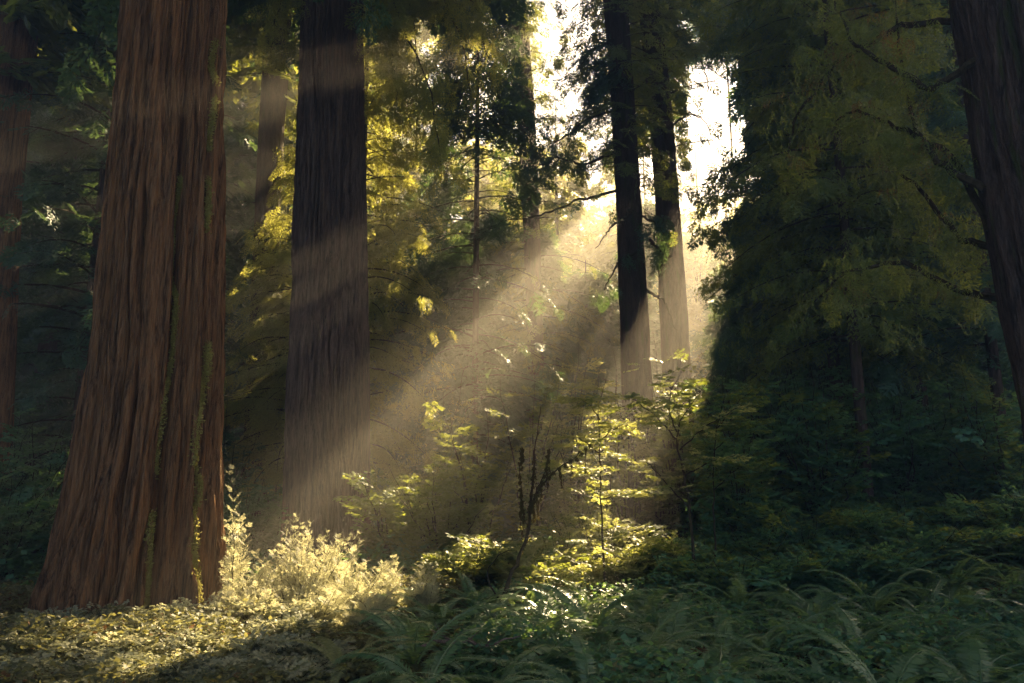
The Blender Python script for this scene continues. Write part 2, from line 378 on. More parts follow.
def prof_px(rows, Y, H=36, sink=.25):
    """rows: (y, x_left, x_right) in the photo, any order; extrapolated to the ground and up to height H"""
    pr = []
    for (py, xl, xr) in rows:
        c = at((xl+xr)/2, py, Y); w = (c-CAM)@CF; pr.append((c, (xr-xl)/2*w/F))
    pr.sort(key=lambda q: q[0][2])
    c0, r0 = pr[0]; gz = float(ground_z(c0[0], c0[1])) - sink
    (c1, r1), (c2, r2) = pr[-2], pr[-1]
    if c0[2] > gz:
        (ca, ra), (cb, rb) = pr[0], pr[1]; k = (gz-ca[2])/(cb[2]-ca[2]); k = max(k, -1.2)
        cc = ca+(cb-ca)*k; cc[2] = gz; pr.insert(0, (cc, ra+(rb-ra)*max(k, -.5)))
    else: pr[0] = (np.array([c0[0], c0[1], gz]), r0)
    dz = H-c2[2]; sx = (c2[0]-c1[0])/(c2[2]-c1[2])
    for k in (.35, .7, 1.0):
        pr.append((np.array([c2[0]+sx*dz*k*.5, c2[1], c2[2]+dz*k]), r2*(1-.85*k)))
    return pr
def fuzz(acc, pts, rng, n, spread, size, mi=0, hang=False):
    pts = np.asarray(pts); idx = rng.integers(0, len(pts), n)
    pos = pts[idx]+rng.normal(0, 1, (n, 3))*spread
    d = rng.normal(0, 1, (n, 3)); 
    if hang: d = d*.25+np.array([0, 0, -1.])
    t = (np.array([[0, 0, 0], [.5, -.22, 0], [1, 0, 0], [.5, .22, 0]]), np.array([[0, 1, 2, 3]]))
    acc.place(t, pos, frames(d, (.3, .5, .2)), size*(.5+rng.random(n)), mi)

# crowns ---------------------------------------------------------
def crown(base_c, axis, z0, z1, Rad, nb, rng, tm, sc=.6, step=.42, droop=.35, mi_l=0, mi_w=1, az=None, acc=None, low_r=.75, mask=True, thin=0., hang=None, hang_p=.5, mi_h=0):
    """branches round a leaning axis: axis(z)->xyz.  Leaves (mi_l) and limb wood (mi_w) in one crown"""
    a = acc or Acc(); P = []; D = []; Sx = []
    for k in range(nb):
        f = (k+rng.random())/nb; z = z0+(z1-z0)*f
        A = k*2.39996+rng.uniform(-.4, .4) if az is None else rng.uniform(*az)
        Ln = Rad*((1-f)**.75*.9+.12)*(.65+.5*rng.random())
        if f < .15: Ln *= low_r
        o = axis(z); dirh = np.array([math.cos(A), math.sin(A), 0])
        rise = rng.uniform(-.05, .35); n = max(4, int(Ln/step)+1)
        s_ = np.linspace(0, 1, n); cur = rng.uniform(-.25, .25); sd = np.array([-dirh[1], dirh[0], 0])
        pts = o + dirh*(s_*Ln)[:, None] + sd*(cur*s_**2*Ln)[:, None]
        pts[:, 2] += Ln*(rise*s_ - droop*(1+.5*rng.random())*s_**2)
        tng = np.gradient(pts, axis=0)
        kp = sunkeep(pts, rng) if mask else np.ones(n, bool)
        last = n if kp.mean() > .6 else (int(np.nonzero(kp)[0].max())+1 if kp.mean() > .25 else 0)
        if last < 2: continue
        a.tube(pts[:last], np.linspace(.010+.008*Ln, .004, n)[:last], 4, mi_w)
        for i in range(1, n):
            if rng.random() < thin: continue
            for sg in (-1, 1, 0):
                if sg == 0 and i < n-1 and rng.random() < .5: continue
                d = tng[i]/np.linalg.norm(tng[i]) + sd*sg*rng.uniform(.6, 1.3) + np.array([0, 0, -rng.uniform(.1, .7)])
                P.append(pts[i]+rng.normal(0, .06, 3)); D.append(d); Sx.append(sc*(.65+.6*rng.random())*(1.1-.35*s_[i]))
    P = np.array(P); D = np.array(D); Sx = np.array(Sx)
    if hang is not None:
        h = rng.random(len(P)) < hang_p
        D2 = D.copy(); D2[:, 2] *= .3
        scatter(a, hang, P[h], D2[h], Sx[h]*1.15, rng, mi_h, .2, mask)
        P, D, Sx = P[~h], D[~h], Sx[~h]
    scatter(a, tm, P, D, Sx, rng, mi_l, .45, mask)
    return a
def simple_axis(prof):
    cs = np.array([p[0] for p in prof])
    return lambda z: np.array([np.interp(z, cs[:, 2], cs[:, 0]), np.interp(z, cs[:, 2], cs[:, 1]), z])
def conifer(name, label, px, Y, wpx, H, z0, Rad, nb, seed, lean=0., tm=T_CON, leaf='needle', bark='bark_dark', cat='tree', group=None, sc=.6, step=.42, rows=None, droop=.35, thin=0., hang=None, hang_p=.5, nth=40, ridge=12, az=None, mask=True, leaf2=None):
    rng = np.random.default_rng(seed)
    if rows: pr = prof_px(rows, Y, H)
    else:
        x = (px-512)/F*(Y*math.cos(PITCH)); gz = float(ground_z(x, Y)); r = wpx/2*Y/F
        pr = [(np.array([x, Y, gz-.3]), r*1.25), (np.array([x, Y, gz+1.5]), r), (np.array([x+lean*.5, Y, gz+H*.5]), r*.7), (np.array([x+lean, Y, gz+H]), r*.08)]
        z0 += gz; 
    top = pr[-1][0][2]
    base = pr[0][0].copy(); base[2] += .2
    e = thing(name, base, label, cat, group)
    a, _ = trunk_acc(pr, seed, nth, 60, ridge, .10)
    link('trunk', a, M[bark], base, e, True)
    a = crown(base, simple_axis(pr), z0, top*.99, Rad, nb, rng, tm, sc, step, droop, 0, 1, thin=thin, hang=hang, hang_p=hang_p, az=az, mask=mask, mi_h=2)
    link('crown', a, [M[leaf], M['twig'], M[leaf2 or leaf]], base, e)
    return e

# the great redwood at the left ---------------------------------
rng = np.random.default_rng(21)
pr = prof_px([(612, 40, 217), (520, 65, 216), (430, 84, 217), (330, 99, 218), (230, 108, 220), (120, 119, 223), (0, 129, 228)], 11.4, 38)
th_n = -math.pi/2 + math.asin(.62); th_m = -math.pi/2+math.asin(.93)
a, surf = trunk_acc(pr, 21, 720, 520, 36, .15, 11, notch=[(th_n, .075, .26, .06, 0, 99), (th_m, .045, .16, .05, 0, 99), (-math.pi/2-.55, .03, .05, .1, 0, 6), (-math.pi/2+.05, .025, .045, .12, 0, 7)], flare=.07)
base = pr[0][0]+[0, 0, .25]
e = thing('redwood_tree', base, 'huge reddish-brown redwood with fluted bark and moss-lined fissures, largest trunk', 'tree')
tr_ = link('trunk', a, M['bark_red'], base, e, True)
a = Acc()
for th0, off, zt, n, sp in ((th_n, .035, 6.2, 9000, .012), (th_n, -.07, 3.2, 2500, .018), (th_m, .05, 8.5, 8000, .018), (th_m, -.06, 3.5, 2600, .02)):
    z = np.linspace(-.05, zt, 500); z = z[vnoise(z*1.7, z*0+5, int(n)) > .30]
    thz = th0+off+.06*(vnoise(z*.5, z*0+21, 30)-.5)+.05*(vnoise(z*2.3, z*0, 8)-.5)
    fuzz(a, surf(thz, z)+[0, -.01, 0], rng, n, sp*1.3, .036)
link('moss', a, M['moss'], base, tr_)
a = crown(base, simple_axis(pr), 13, 37, 7.0, 210, rng, T_CON, 1.0, .55)
link('crown', a, [M['needle_teal'], M['twig']], base, e)

# second redwood -------------------------------------------------
rng = np.random.default_rng(22)
pr = prof_px([(545, 283, 372), (450, 287, 369), (300, 293, 365), (150, 299, 363), (0, 304, 362)], 20.5, 40)
a, surf2 = trunk_acc(pr, 52, 560, 300, 38, .15, 17, flare=.05)
base = pr[0][0]+[0, 0, .25]
e = thing('redwood_tree', base, 'straight grey-brown redwood with fine vertical furrows, its foot veiled in mist', 'tree')
link('trunk', a, M['bark_grey'], base, e, True)
a = crown(base, simple_axis(pr), 17, 38, 7.0, 210, rng, T_CONF, 1.05, .6)
link('crown', a, [M['needle_teal'], M['twig']], base, e)

# the other trunks one can tell apart ----------------------------
conifer('redwood_tree', 'dark trunk at the left border with sunlit flecks on its bark', 0, 19, 0, 34, 12, 4.5, 70, 31, rows=[(350, -22, 14), (200, -20, 19), (0, -5, 38)], bark='bark_red', tm=T_CONF, sc=.9, nth=90, ridge=18)
conifer('redwood_tree', 'dim forked trunk standing between the two biggest redwoods', 0, 27, 0, 36, 16, 5, 80, 32, rows=[(300, 252, 276), (150, 258, 284), (0, 266, 292)], tm=T_CONF, sc=.9, nth=80, ridge=16)
conifer('conifer_tree', 'bushy dark conifer with broken-topped look behind the yellow foliage', 0, 33, 0, 36, 5.0, 3.8, 190, 33, rows=[(240, 524, 540), (120, 517, 535), (0, 507, 527)], tm=T_CON, hang=T_HANG, hang_p=.35)
conifer('conifer_tree', 'dark conifer with long drooping boughs, left of the twin trunks in the glow', 0, 23.5, 0, 40, 9.4, 2.6, 200, 34, rows=[(335, 620, 650), (200, 616, 641), (100, 611, 634), (0, 603, 628)], tm=T_CON, bark='bark_dark', nth=80, ridge=14)
conifer('conifer_tree', 'tall bare dark trunk, right of the twin trunks in the glow', 0, 27, 0, 40, 14.0, 4.0, 230, 35, rows=[(310, 659, 687), (200, 655, 679), (100, 648, 671), (0, 637, 659)], tm=T_CON, bark='bark_dark', nth=80, ridge=14)
def boughs(limbs, rng, parent, leaf, base, r0=.05, tms=(T_CONN, T_HANGN), dens=3, spr=.15, sc=(.3, .62), pick=.5, name='bough', dY=0):
    for pl, Y in limbs:
        Y = Y+dY
        a = Acc(); P = []; D = []; Sx = []
        pts = np.array([at(x, y, Y+.35*i) for i, (x, y) in enumerate(pl)])
        tt = np.linspace(0, len(pts)-1, 22); pts = np.stack([np.interp(tt, range(len(pts)), pts[:, k]) for k in range(3)], -1)
        pts[1:] += rng.normal(0, .02, (21, 3)); a.tube(pts, np.linspace(r0, .012, 22), 6, 1)
        tn = np.gradient(pts, axis=0)
        for i in range(3, 22):
            for q in range(dens):
                P.append(pts[i]+rng.normal(0, spr, 3)); d = rng.normal(0, .6, 3); d[2] = -rng.uniform(.1, .8); D.append(d+tn[i]/np.linalg.norm(tn[i])*.5); Sx.append(rng.uniform(*sc))
        P = np.array(P); D = np.array(D); Sx = np.array(Sx); h = rng.random(len(P)) < pick
        scatter(a, tms[0], P[~h], D[~h], Sx[~h], rng, 0, .4); scatter(a, tms[1], P[h], D[h]*[1, 1, .3], Sx[h]*1.1, rng, 0, .3)
        link(name, a, [M[leaf], M['twig']], base, parent)
def pb(e): return np.array(e.location)
for o_ in list(bpy.data.objects):
    lb = o_.get('label') or ''
    if lb.startswith('dark conifer with long drooping'):
        boughs([([(622, 108), (590, 118), (560, 140), (535, 150)], 33), ([(618, 150), (585, 165), (556, 158), (530, 170)], 33.2), ([(620, 190), (580, 200), (540, 215), (500, 222)], 32.6), ([(614, 40), (590, 50), (575, 75)], 33), ([(626, 60), (600, 80), (588, 100)], 32.5),
                ([(634, 90), (600, 60), (592, 90)], 33), ([(628, 210), (655, 222), (668, 240)], 32), ([(632, 215), (612, 225), (596, 248)], 32.5), ([(640, 250), (618, 262), (604, 290)], 32.6), ([(646, 290), (664, 300), (676, 330)], 32.2), ([(650, 240), (662, 252), (660, 280)], 32)], np.random.default_rng(1), o_, 'needle_teal', pb(o_), .05, (T_CON, T_HANG), 3, .14, (.3, .62), dY=-10.0)
    if lb.startswith('tall bare dark trunk'):
        boughs([([(655, 30), (680, 38), (700, 60), (722, 78), (738, 84)], 31.5), ([(660, 72), (685, 110), (690, 150)], 31.6), ([(700, 60), (708, 80), (706, 108)], 31), ([(668, 130), (690, 112), (705, 120), (715, 150)], 31.4), ([(650, 10), (690, 5), (715, 22), (728, 50)], 31.2), ([(645, 0), (700, -10), (735, 10), (748, 60)], 30)],
               np.random.default_rng(2), o_, 'needle_teal', pb(o_), .04, (T_CON, T_HANG), 2, .2, (.36, .72), .7, dY=-4.8)
# crown and hanging boughs of the slim hemlock right of the second redwood
for o_ in list(bpy.data.objects):
    if (o_.get('label') or '').startswith('straight grey-brown'):
        boughs([([(360, -25), (395, -20), (413, 10), (418, 60), (416, 130)], 18.4), ([(360, -50), (400, -35), (440, -10), (462, 40), (470, 90)], 18.2), ([(360, 10), (378, 15), (392, 50), (396, 100)], 18.6), ([(358, -30), (385, -20), (400, 20), (432, 90), (440, 170)], 18.0),
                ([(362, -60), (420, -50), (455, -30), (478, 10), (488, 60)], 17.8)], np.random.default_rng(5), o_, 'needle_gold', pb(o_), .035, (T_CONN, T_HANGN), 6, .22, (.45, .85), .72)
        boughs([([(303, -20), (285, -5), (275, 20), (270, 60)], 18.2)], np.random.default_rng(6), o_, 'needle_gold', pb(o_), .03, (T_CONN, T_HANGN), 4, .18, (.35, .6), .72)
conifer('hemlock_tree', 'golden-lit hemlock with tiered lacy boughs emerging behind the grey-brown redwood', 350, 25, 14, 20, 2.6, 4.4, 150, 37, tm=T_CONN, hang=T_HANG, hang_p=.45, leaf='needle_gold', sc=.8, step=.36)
conifer('hemlock_tree', 'hemlock with layered pale boughs in the gap left of the grey-brown redwood', 288, 24.6, 12, 13, 2.6, 3.0, 110, 38, tm=T_CONN, leaf='needle_gold', sc=.8, step=.36)
conifer('hemlock_tree', 'dark hemlock with dense shaded boughs in the middle of the picture', 474, 27, 8, 24, 2.0, 4.0, 230, 39, tm=T_CON, leaf='needle_teal', sc=.85)

# right border redwood with long hanging boughs -------------------
rng = np.random.default_rng(40)
pr = prof_px([(350, 1026, 1190), (170, 993, 1150), (0, 966, 1112)], 9.5, 34)
a, surf3 = trunk_acc(pr, 77, 360, 240, 26, .10, 12)
base = pr[0][0]+[0, 0, .25]
e = thing('redwood_tree', base, 'dark trunk leaning in at the right border with rusty-tipped hanging boughs', 'tree')
link('trunk', a, M['bark_dark'], base, e, True)
ax = simple_axis(pr)
limbs = [([(975, 60), (930, 90), (880, 60), (850, 40), (835, 0)], 9.6), ([(985, 190), (935, 160), (915, 130), (900, 60), (895, 0)], 9.7),
         ([(990, 230), (950, 150), (900, 130), (860, 110), (835, 120)], 9.9), ([(1000, 250), (960, 240), (920, 190), (880, 150)], 10.2),
         ([(960, 20), (900, 25), (840, 60), (800, 110), (785, 160)], 10.5), ([(1005, 300), (960, 290), (900, 262), (850, 270), (815, 300)], 10.6)]
a = Acc(); P = []; D = []; Sx = []
for pl, Y in limbs:
    pts = np.array([at(x, y, Y+.35*i) for i, (x, y) in enumerate(pl)])
    tt = np.linspace(0, len(pts)-1, 22); pts = np.stack([np.interp(tt, range(len(pts)), pts[:, k]) for k in range(3)], -1)
    pts[1:] += rng.normal(0, .018, (21, 3))
    a.tube(pts, np.linspace(.055, .012, 22), 6, 1)
    for i in range(4, 22):
        for q in range(3):
            P.append(pts[i]+rng.normal(0, .12, 3)); D.append([rng.uniform(-1, .6), rng.uniform(-.6, .6), -rng.uniform(.1, .8)]); Sx.append(rng.uniform(.3, .62))
P = np.array(P); D = np.array(D); Sx = np.array(Sx); h = rng.random(len(P))
scatter(a, T_HANGN, P[h < .62], D[h < .62]*[1, 1, .3], Sx[h < .62]*1.1, rng, 0, .2)
scatter(a, T_CONN, P[(h >= .62) & (h < .85)], D[(h >= .62) & (h < .85)], Sx[(h >= .62) & (h < .85)], rng, 0, .4)
scatter(a, T_HANGN, P[h >= .85], D[h >= .85]*[1, 1, .3], Sx[h >= .85]*.8, rng, 2, .3)
link('bough', a, [M['needle'], M['twig'], M['needle_rust']], base, e)
a = crown(base, ax, 14, 33, 5.5, 130, rng, T_CON, .9, .5)
link('crown', a, [M['needle_teal'], M['twig']], base, e)
# dense conifers on the right
RT = [(845, 21, 14, 26, 4.6, 4.2, 190, 'dark conifer whose ragged left side edges the bright sky gap'),
      (868, 17, 12, 24, 4.4, 3.8, 170, 'shaded conifer hung with olive and rust tips, right of the sky gap'),
      (930, 22, 16, 28, 4.2, 4.8, 190, 'tall shaded conifer behind the leaning right border trunk'),
      (1010, 18, 12, 22, 3.8, 4.0, 140, 'low-branched dark conifer in the right border shade'),
      (850, 30, 16, 30, 2.0, 5.0, 170, 'blue-green conifer deep in the shade, right of the beams'),
      (745, 82, 16, 17, 2.0, 4.5, 150, 'slender misty conifer at the foot of the sky gap'),
      (960, 36, 16, 32, 2.0, 5.5, 170, 'farthest dark conifer behind the right border')]
for i, (px, Y, w, H, z0, Rd, nb, lb) in enumerate(RT):
    conifer('conifer_tree', lb, px, Y, w, H, z0, Rd, nb, 60+i, tm=T_CON if Y < 25 else T_CONF, leaf='needle_teal' if i != 1 else 'needle', leaf2='needle',
            hang=T_HANG if i in (0, 1) else None, hang_p=.4, sc=.7 if Y < 25 else .95, step=.42 if Y < 25 else .55, group='shaded conifers on the right')
for o_ in list(bpy.data.objects):
    if (o_.get('label') or '').startswith('dark conifer whose ragged'):
        boughs([([(800, 40), (765, 62), (738, 98)], 19.5), ([(800, 110), (760, 130), (728, 168)], 19.3), ([(800, 190), (755, 205), (715, 236)], 19.2), ([(790, 250), (745, 268), (706, 300)], 19.4), ([(790, 310), (750, 322), (716, 352)], 19.2), ([(780, 20), (745, 30), (708, 62)], 19.6)],
               np.random.default_rng(9), o_, 'needle_teal', pb(o_), .035, (T_CON, T_HANG), 4, .14, (.35, .65), .5)
# left background
MT = [(425, 33, 12, 12.5, .8, 3.4, 190, 'shaded fir-like conifer behind the left part of the sunbeam'), (480, 34, 12, 14.5, .8, 3.6, 200, 'dark pointed conifer forming the shade behind the middle of the sunbeam'),
      (535, 35, 12, 14, .8, 3.6, 200, 'dark conifer standing below the long drooping bough'), (590, 36, 12, 12.5, .8, 3.4, 190, 'dark conifer just left of the twin trunks, half lost in mist'),
      (652, 36, 10, 15.5, .8, 1.5, 150, 'narrow dark conifer seen between the twin trunks'), (775, 29, 12, 12, .8, 3.0, 190, 'low dense conifer at the shaded foot of the sky gap'),  # the narrow conifer is added to cast the dark wedge in the beam
      (830, 28, 12, 10.5, .8, 3.2, 190, 'low dense conifer behind the bent-stemmed leafy tree'), (895, 29, 12, 12, .8, 3.4, 190, 'low dense conifer in the middle of the right shade'), (950, 28, 12, 10.5, .8, 3.2, 190, 'low dense conifer left of the right border trunk'), (1015, 27, 12, 11, .8, 3.2, 180, 'low dense conifer behind the right border trunk')]
for i, (px, Y, w, H, z0, Rd, nb, lb) in enumerate(MT):
    conifer('conifer_tree', lb, px, Y, w, H, z0, Rd, nb, 150+i, tm=T_CONF, leaf='needle_teal', sc=.95, step=.5, nth=16, group='shaded conifers of the middle ground')
for i, (px, Y, H, z0, Rd, lb) in enumerate([(668, 41, 42, 19, 3.0, 'high-crowned dark conifer behind the right twin trunk'), (655, 48, 44, 24, 2.6, 'high-crowned conifer towering behind the gap between the twin trunks'), (752, 50, 46, 20, 4.2, 'tall dark conifer whose hanging boughs cap the top of the sky gap')]):  # crowns added to block stray sun; the last also caps the sky gap
    conifer('conifer_tree', lb, px, Y, 3, H, z0, Rd, 200, 170+i, tm=T_CONF, leaf='needle_teal', sc=1.0, step=.5, nth=16, hang=T_HANG, hang_p=.4)
LT = [(-60, 24, 20, 30, 2.0, 5.0, 150, 'dark conifer at the far left border behind the flecked trunk'),
      (70, 21, 12, 26, 2.5, 4.2, 170, 'shaded conifer filling the gap left of the largest redwood'),
      (30, 34, 20, 32, 2.0, 5.5, 160, 'farther dark conifer left of the largest redwood'),
      (150, 30, 18, 32, 2.0, 5.5, 150, 'dark conifer hidden mostly behind the largest redwood'),
      (240, 36, 14, 30, 2.5, 4.6, 160, 'blue-lit conifer seen in the gap between the two biggest redwoods'),
      (330, 38, 16, 32, 3.0, 4.8, 160, 'conifer rising behind the grey-brown redwood'),
      (440, 40, 8, 34, 3.0, 4.8, 180, 'tall conifer with sunlit upper boughs above the mist'),
      (560, 48, 8, 26, 2.0, 4.8, 170, 'yellow-glowing conifer behind the dark boughs'),
      (634, 52, 10, 26, 2.0, 5.2, 170, 'golden backlit conifer behind the twin trunks'),
      (668, 54, 9, 21, 2.0, 4.5, 150, 'pale glowing conifer right of the twin trunks'),
      (712, 61, 7, 26, 1.0, 4.2, 190, 'glowing pale-gold conifer at the lower left of the sky gap'), (742, 66, 7, 25, 1.0, 4.2, 190, 'glowing pale-gold conifer at the lower right of the sky gap'),
      (500, 54, 8, 30, 2.0, 5.2, 160, 'sunlit conifer rising behind the broken dark one')]
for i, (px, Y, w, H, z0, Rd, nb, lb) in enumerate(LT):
    gold = i >= 6  # these crowns get the needles with sunlight in their colour
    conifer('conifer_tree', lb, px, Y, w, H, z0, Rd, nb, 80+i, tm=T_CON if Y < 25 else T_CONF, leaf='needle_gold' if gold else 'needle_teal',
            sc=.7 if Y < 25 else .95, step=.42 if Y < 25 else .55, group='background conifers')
# tall trees deeper in the forest
DT = [(790, 44, 16, 40, 2.0, 5.0, 'tall conifer deep behind the right side of the sky gap'), (860, 50, 16, 43, 2.0, 6.0, None), (930, 46, 16, 43, 2.0, 6.0, None), (1010, 52, 16, 43, 2, 6, None),
      (815, 62, 16, 42, 2.0, 7.5, None), (890, 70, 16, 40, 2.0, 8.0, None), (970, 66, 16, 40, 2, 8, None), (830, 56, 14, 38, 2, 5.0, None),
      (380, 54, 16, 40, 3, 6, None), (290, 50, 16, 40, 3, 6, None), (200, 48, 16, 40, 3, 6, None), (110, 46, 16, 40, 3, 6, None), (20, 48, 16, 40, 3, 6, None), (-60, 44, 16, 40, 3, 6, None)]
for i, (px, Y, w, H, z0, Rd, lb) in enumerate(DT):
    conifer('conifer_tree', lb, px, Y, w, H, z0, Rd, 190, 120+i, tm=T_CONF, leaf='needle_teal', sc=1.3, step=.7, nth=16, group='tall conifers deep in the forest')
# far hillside
k = 0
for Y in (66, 80, 96):
    for px in np.arange(-80, 1120, 92 if Y < 90 else 120):
        r_ = random.Random(k); px2 = px+r_.uniform(-25, 25); H = r_.uniform(19, 27)
        if 650 < px2 < 800: H = {66: 17, 80: 23, 96: 25}[Y]+r_.uniform(-2, 2)
        conifer('conifer_tree', None, px2, Y+r_.uniform(-4, 4), 10, H, 1.5, 5.6, 90, 200+k, tm=T_CONF, leaf='needle_gold' if k % 3 else 'needle', sc=1.5, step=.9, nth=12, group='conifers on the far hillside')
        k += 1
# trees added round the camera, out of the picture, so their crowns shade the foreground
for i, (x, y, H, z0, Rd) in enumerate([(-11, 0, 30, 9, 6), (-3, -8, 32, 9, 7), (-22, 9, 32, 8, 6)]):
    r_ = np.random.default_rng(300+i); pr = [(np.array([x, y, -.3]), .7), (np.array([x, y, H*.5]), .45), (np.array([x, y, float(H)]), .06)]
    base = pr[0][0]+[0, 0, .3]; e = thing('redwood_tree', base, None, 'tree', 'trees round the viewpoint')
    a, _ = trunk_acc(pr, 300+i, 40, 40, 14, .08); link('trunk', a, M['bark_dark'], base, e, True)
    a = crown(base, simple_axis(pr), z0, H*.98, Rd, 110, r_, T_CONF, 1.1, .6); link('crown', a, [M['needle_teal'], M['twig']], base, e)

# ---------------------------------------------------------------- understory trees and shrubs
def bush(name, label, px, Y, Wd, H, n_st, seed, leaf, tm, sc=.28, dens=9, upright=.5, cat='shrub', group=None, leaf2=None, lay=False, mask=False, x=None, stem='twig', stemr=.012):
    rng = np.random.default_rng(seed)
    if x is None: x = (px-512)/F*(Y*math.cos(PITCH))
    gz = float(ground_z(x, Y)); base = np.array([x, Y, gz-.03])
    a = Acc(); st = Acc(); P = []; D = []; Sx = []
    for k in range(n_st):
        A = rng.uniform(0, 2*math.pi); h = H*rng.uniform(.5, 1.0); sp = Wd*rng.uniform(.15, 1)*(1-.3*h/H)
        b0 = base+np.array([math.cos(A), math.sin(A), 0])*Wd*.12*rng.random()
        s_ = np.linspace(0, 1, 10); pts = b0+np.array([math.cos(A), math.sin(A), 0])*(sp*s_**(1+upright))[:, None]
        pts[:, 2] += h*(s_ if upright > .3 else np.sin(s_*1.9)/np.sin(1.9)*.9)
        pts[1:] += rng.normal(0, .02*H/2, (9, 3))
        st.tube(pts, np.linspace(stemr*(1+H*.25), .003, 10), 5)
        tn = np.gradient(pts, axis=0)
        for q in range(dens):
            f = rng.uniform(.22, 1); i = min(9, int(f*9)); p_ = pts[i]
            A2 = rng.uniform(0, 2*math.pi); out_ = np.array([math.cos(A2), math.sin(A2), rng.uniform(-.2, .25) if lay else rng.uniform(-.3, .9)])
            P.append(p_+out_*[1, 1, .3]*rng.uniform(0, .12)*Wd); D.append(out_+tn[i]/np.linalg.norm(tn[i])*(.2 if lay else .7)); Sx.append(sc*rng.uniform(.6, 1.25))
    P = np.array(P); D = np.array(D); Sx = np.array(Sx)
    if leaf2:
        h = rng.random(len(P)) < .3; scatter(a, tm, P[h], D[h], Sx[h], rng, 1, .35, mask); P, D, Sx = P[~h], D[~h], Sx[~h]
    scatter(a, tm, P, D, Sx, rng, 0, .35, mask)
    e = thing(name, base, label, cat, group)
    link('stem', st, M[stem], base, e); link('foliage', a, [M[leaf], M[leaf2 or leaf]], base, e)
    return e
# lit shrubs by the largest redwood
def plume(name, label, px, Y, Wd, H, n_st, seed, leaf, sc=.16, group=None, cat='shrub', droop=.5):
    """arching shoots set with lacy side sprays"""
    rng = np.random.default_rng(seed); x = (px-512)/F*(Y*math.cos(PITCH)); gz = float(ground_z(x, Y)); base = np.array([x, Y, gz-.03])
    a = Acc(); st = Acc(); P = []; D = []; Sx = []
    for k in range(n_st):
        A = rng.uniform(0, 2*math.pi); h = H*rng.uniform(.45, 1.0)*(1.2 if rng.random() < .2 else 1); sp = Wd*rng.uniform(.1, .9); n = 16; s_ = np.linspace(0, 1, n)
        pts = base+np.array([math.cos(A), math.sin(A), 0])*(sp*s_**1.6)[:, None]+np.array([rng.normal(0, .25), rng.normal(0, .25), 0])*Wd*.7
        pts[:, 2] += h*(s_-droop*rng.uniform(0, 1)*s_**5*.3); pts[1:] += rng.normal(0, .008, (n-1, 3)); st.tube(pts, np.linspace(.009, .002, n), 5)
        tn = np.gradient(pts, axis=0); tn /= np.linalg.norm(tn, axis=1)[:, None]
        for i in range(3, n):
            for q in range(3):
                A2 = rng.uniform(0, 2*math.pi); o_ = np.array([math.cos(A2), math.sin(A2), rng.uniform(-.1, .5)])
                P.append(pts[i]); D.append(o_+tn[i]*.8); Sx.append(sc*rng.uniform(.7, 1.3)*(1.5-s_[i]))
    P = np.array(P); D = np.array(D); Sx = np.array(Sx); h = rng.random(len(P)) < .5
    scatter(a, T_CONS, P[h], D[h], Sx[h], rng, 0, .5, False); scatter(a, T_TWG, P[~h], D[~h], Sx[~h]*1.1, rng, 0, .5, False)
    e = thing(name, base, label, cat, group); link('stem', st, M['twig'], base, e); link('foliage', a, M[leaf], base, e); return e
LS = [(240, 10.9, .32, 2.0, 6, 'young hemlock sapling with sunlit twigs touching the largest redwood'),
      (258, 10.9, .5, 1.0, 14, 'pale shrub at the foot of the hemlock sapling'),
      (300, 11.7, .6, 1.45, 20, 'tallest glowing cream-leaved shrub in front of the misty redwood foot'),
      (335, 11.9, .6, 1.25, 18, 'bright pale shrub just right of the tallest glowing shrub'),
      (362, 11.3, .6, .85, 18, 'dense low pale shrub below the misty redwood foot'),
      (395, 11.9, .45, .95, 10, 'thin-twigged pale shrub at the right end of the glowing bank'),
      (280, 10.4, .6, .75, 16, 'frothy pale shrub between the arching sunlit ferns'),
      (325, 10.4, .6, .62, 18, 'low rounded pale shrub in front of the glowing bank'),
      (425, 11.6, .5, .75, 12, 'small pale shrub between the glowing bank and the mossy crooked sapling'),
      (318, 11.2, .7, 1.3, 18, 'broad feathery shrub in the thick of the glowing bank'),
      (248, 10.2, .5, .7, 14, 'feathery pale shrub at the right foot of the largest redwood'),
      (372, 10.3, .6, .55, 16, 'low straw-coloured shrub just left of the nearest sunlit fern')]
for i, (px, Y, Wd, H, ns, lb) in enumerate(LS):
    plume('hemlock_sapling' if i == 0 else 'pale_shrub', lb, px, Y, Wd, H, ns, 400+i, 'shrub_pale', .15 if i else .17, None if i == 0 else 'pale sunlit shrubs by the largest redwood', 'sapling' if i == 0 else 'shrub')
# low leafy plants in front of the largest redwood
r_ = random.Random(41)
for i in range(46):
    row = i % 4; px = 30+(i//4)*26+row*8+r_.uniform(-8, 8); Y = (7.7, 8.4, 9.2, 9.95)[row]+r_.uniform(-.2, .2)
    bush('leafy_plant', None, px, Y, .45, .26+.08*row, 14, 440+i, 'cover_pale', T_BRD, .21, 9, .4, cat='plant', lay=True, group='low leafy plants in front of the largest redwood', leaf2='shrub_pale', stemr=.003)
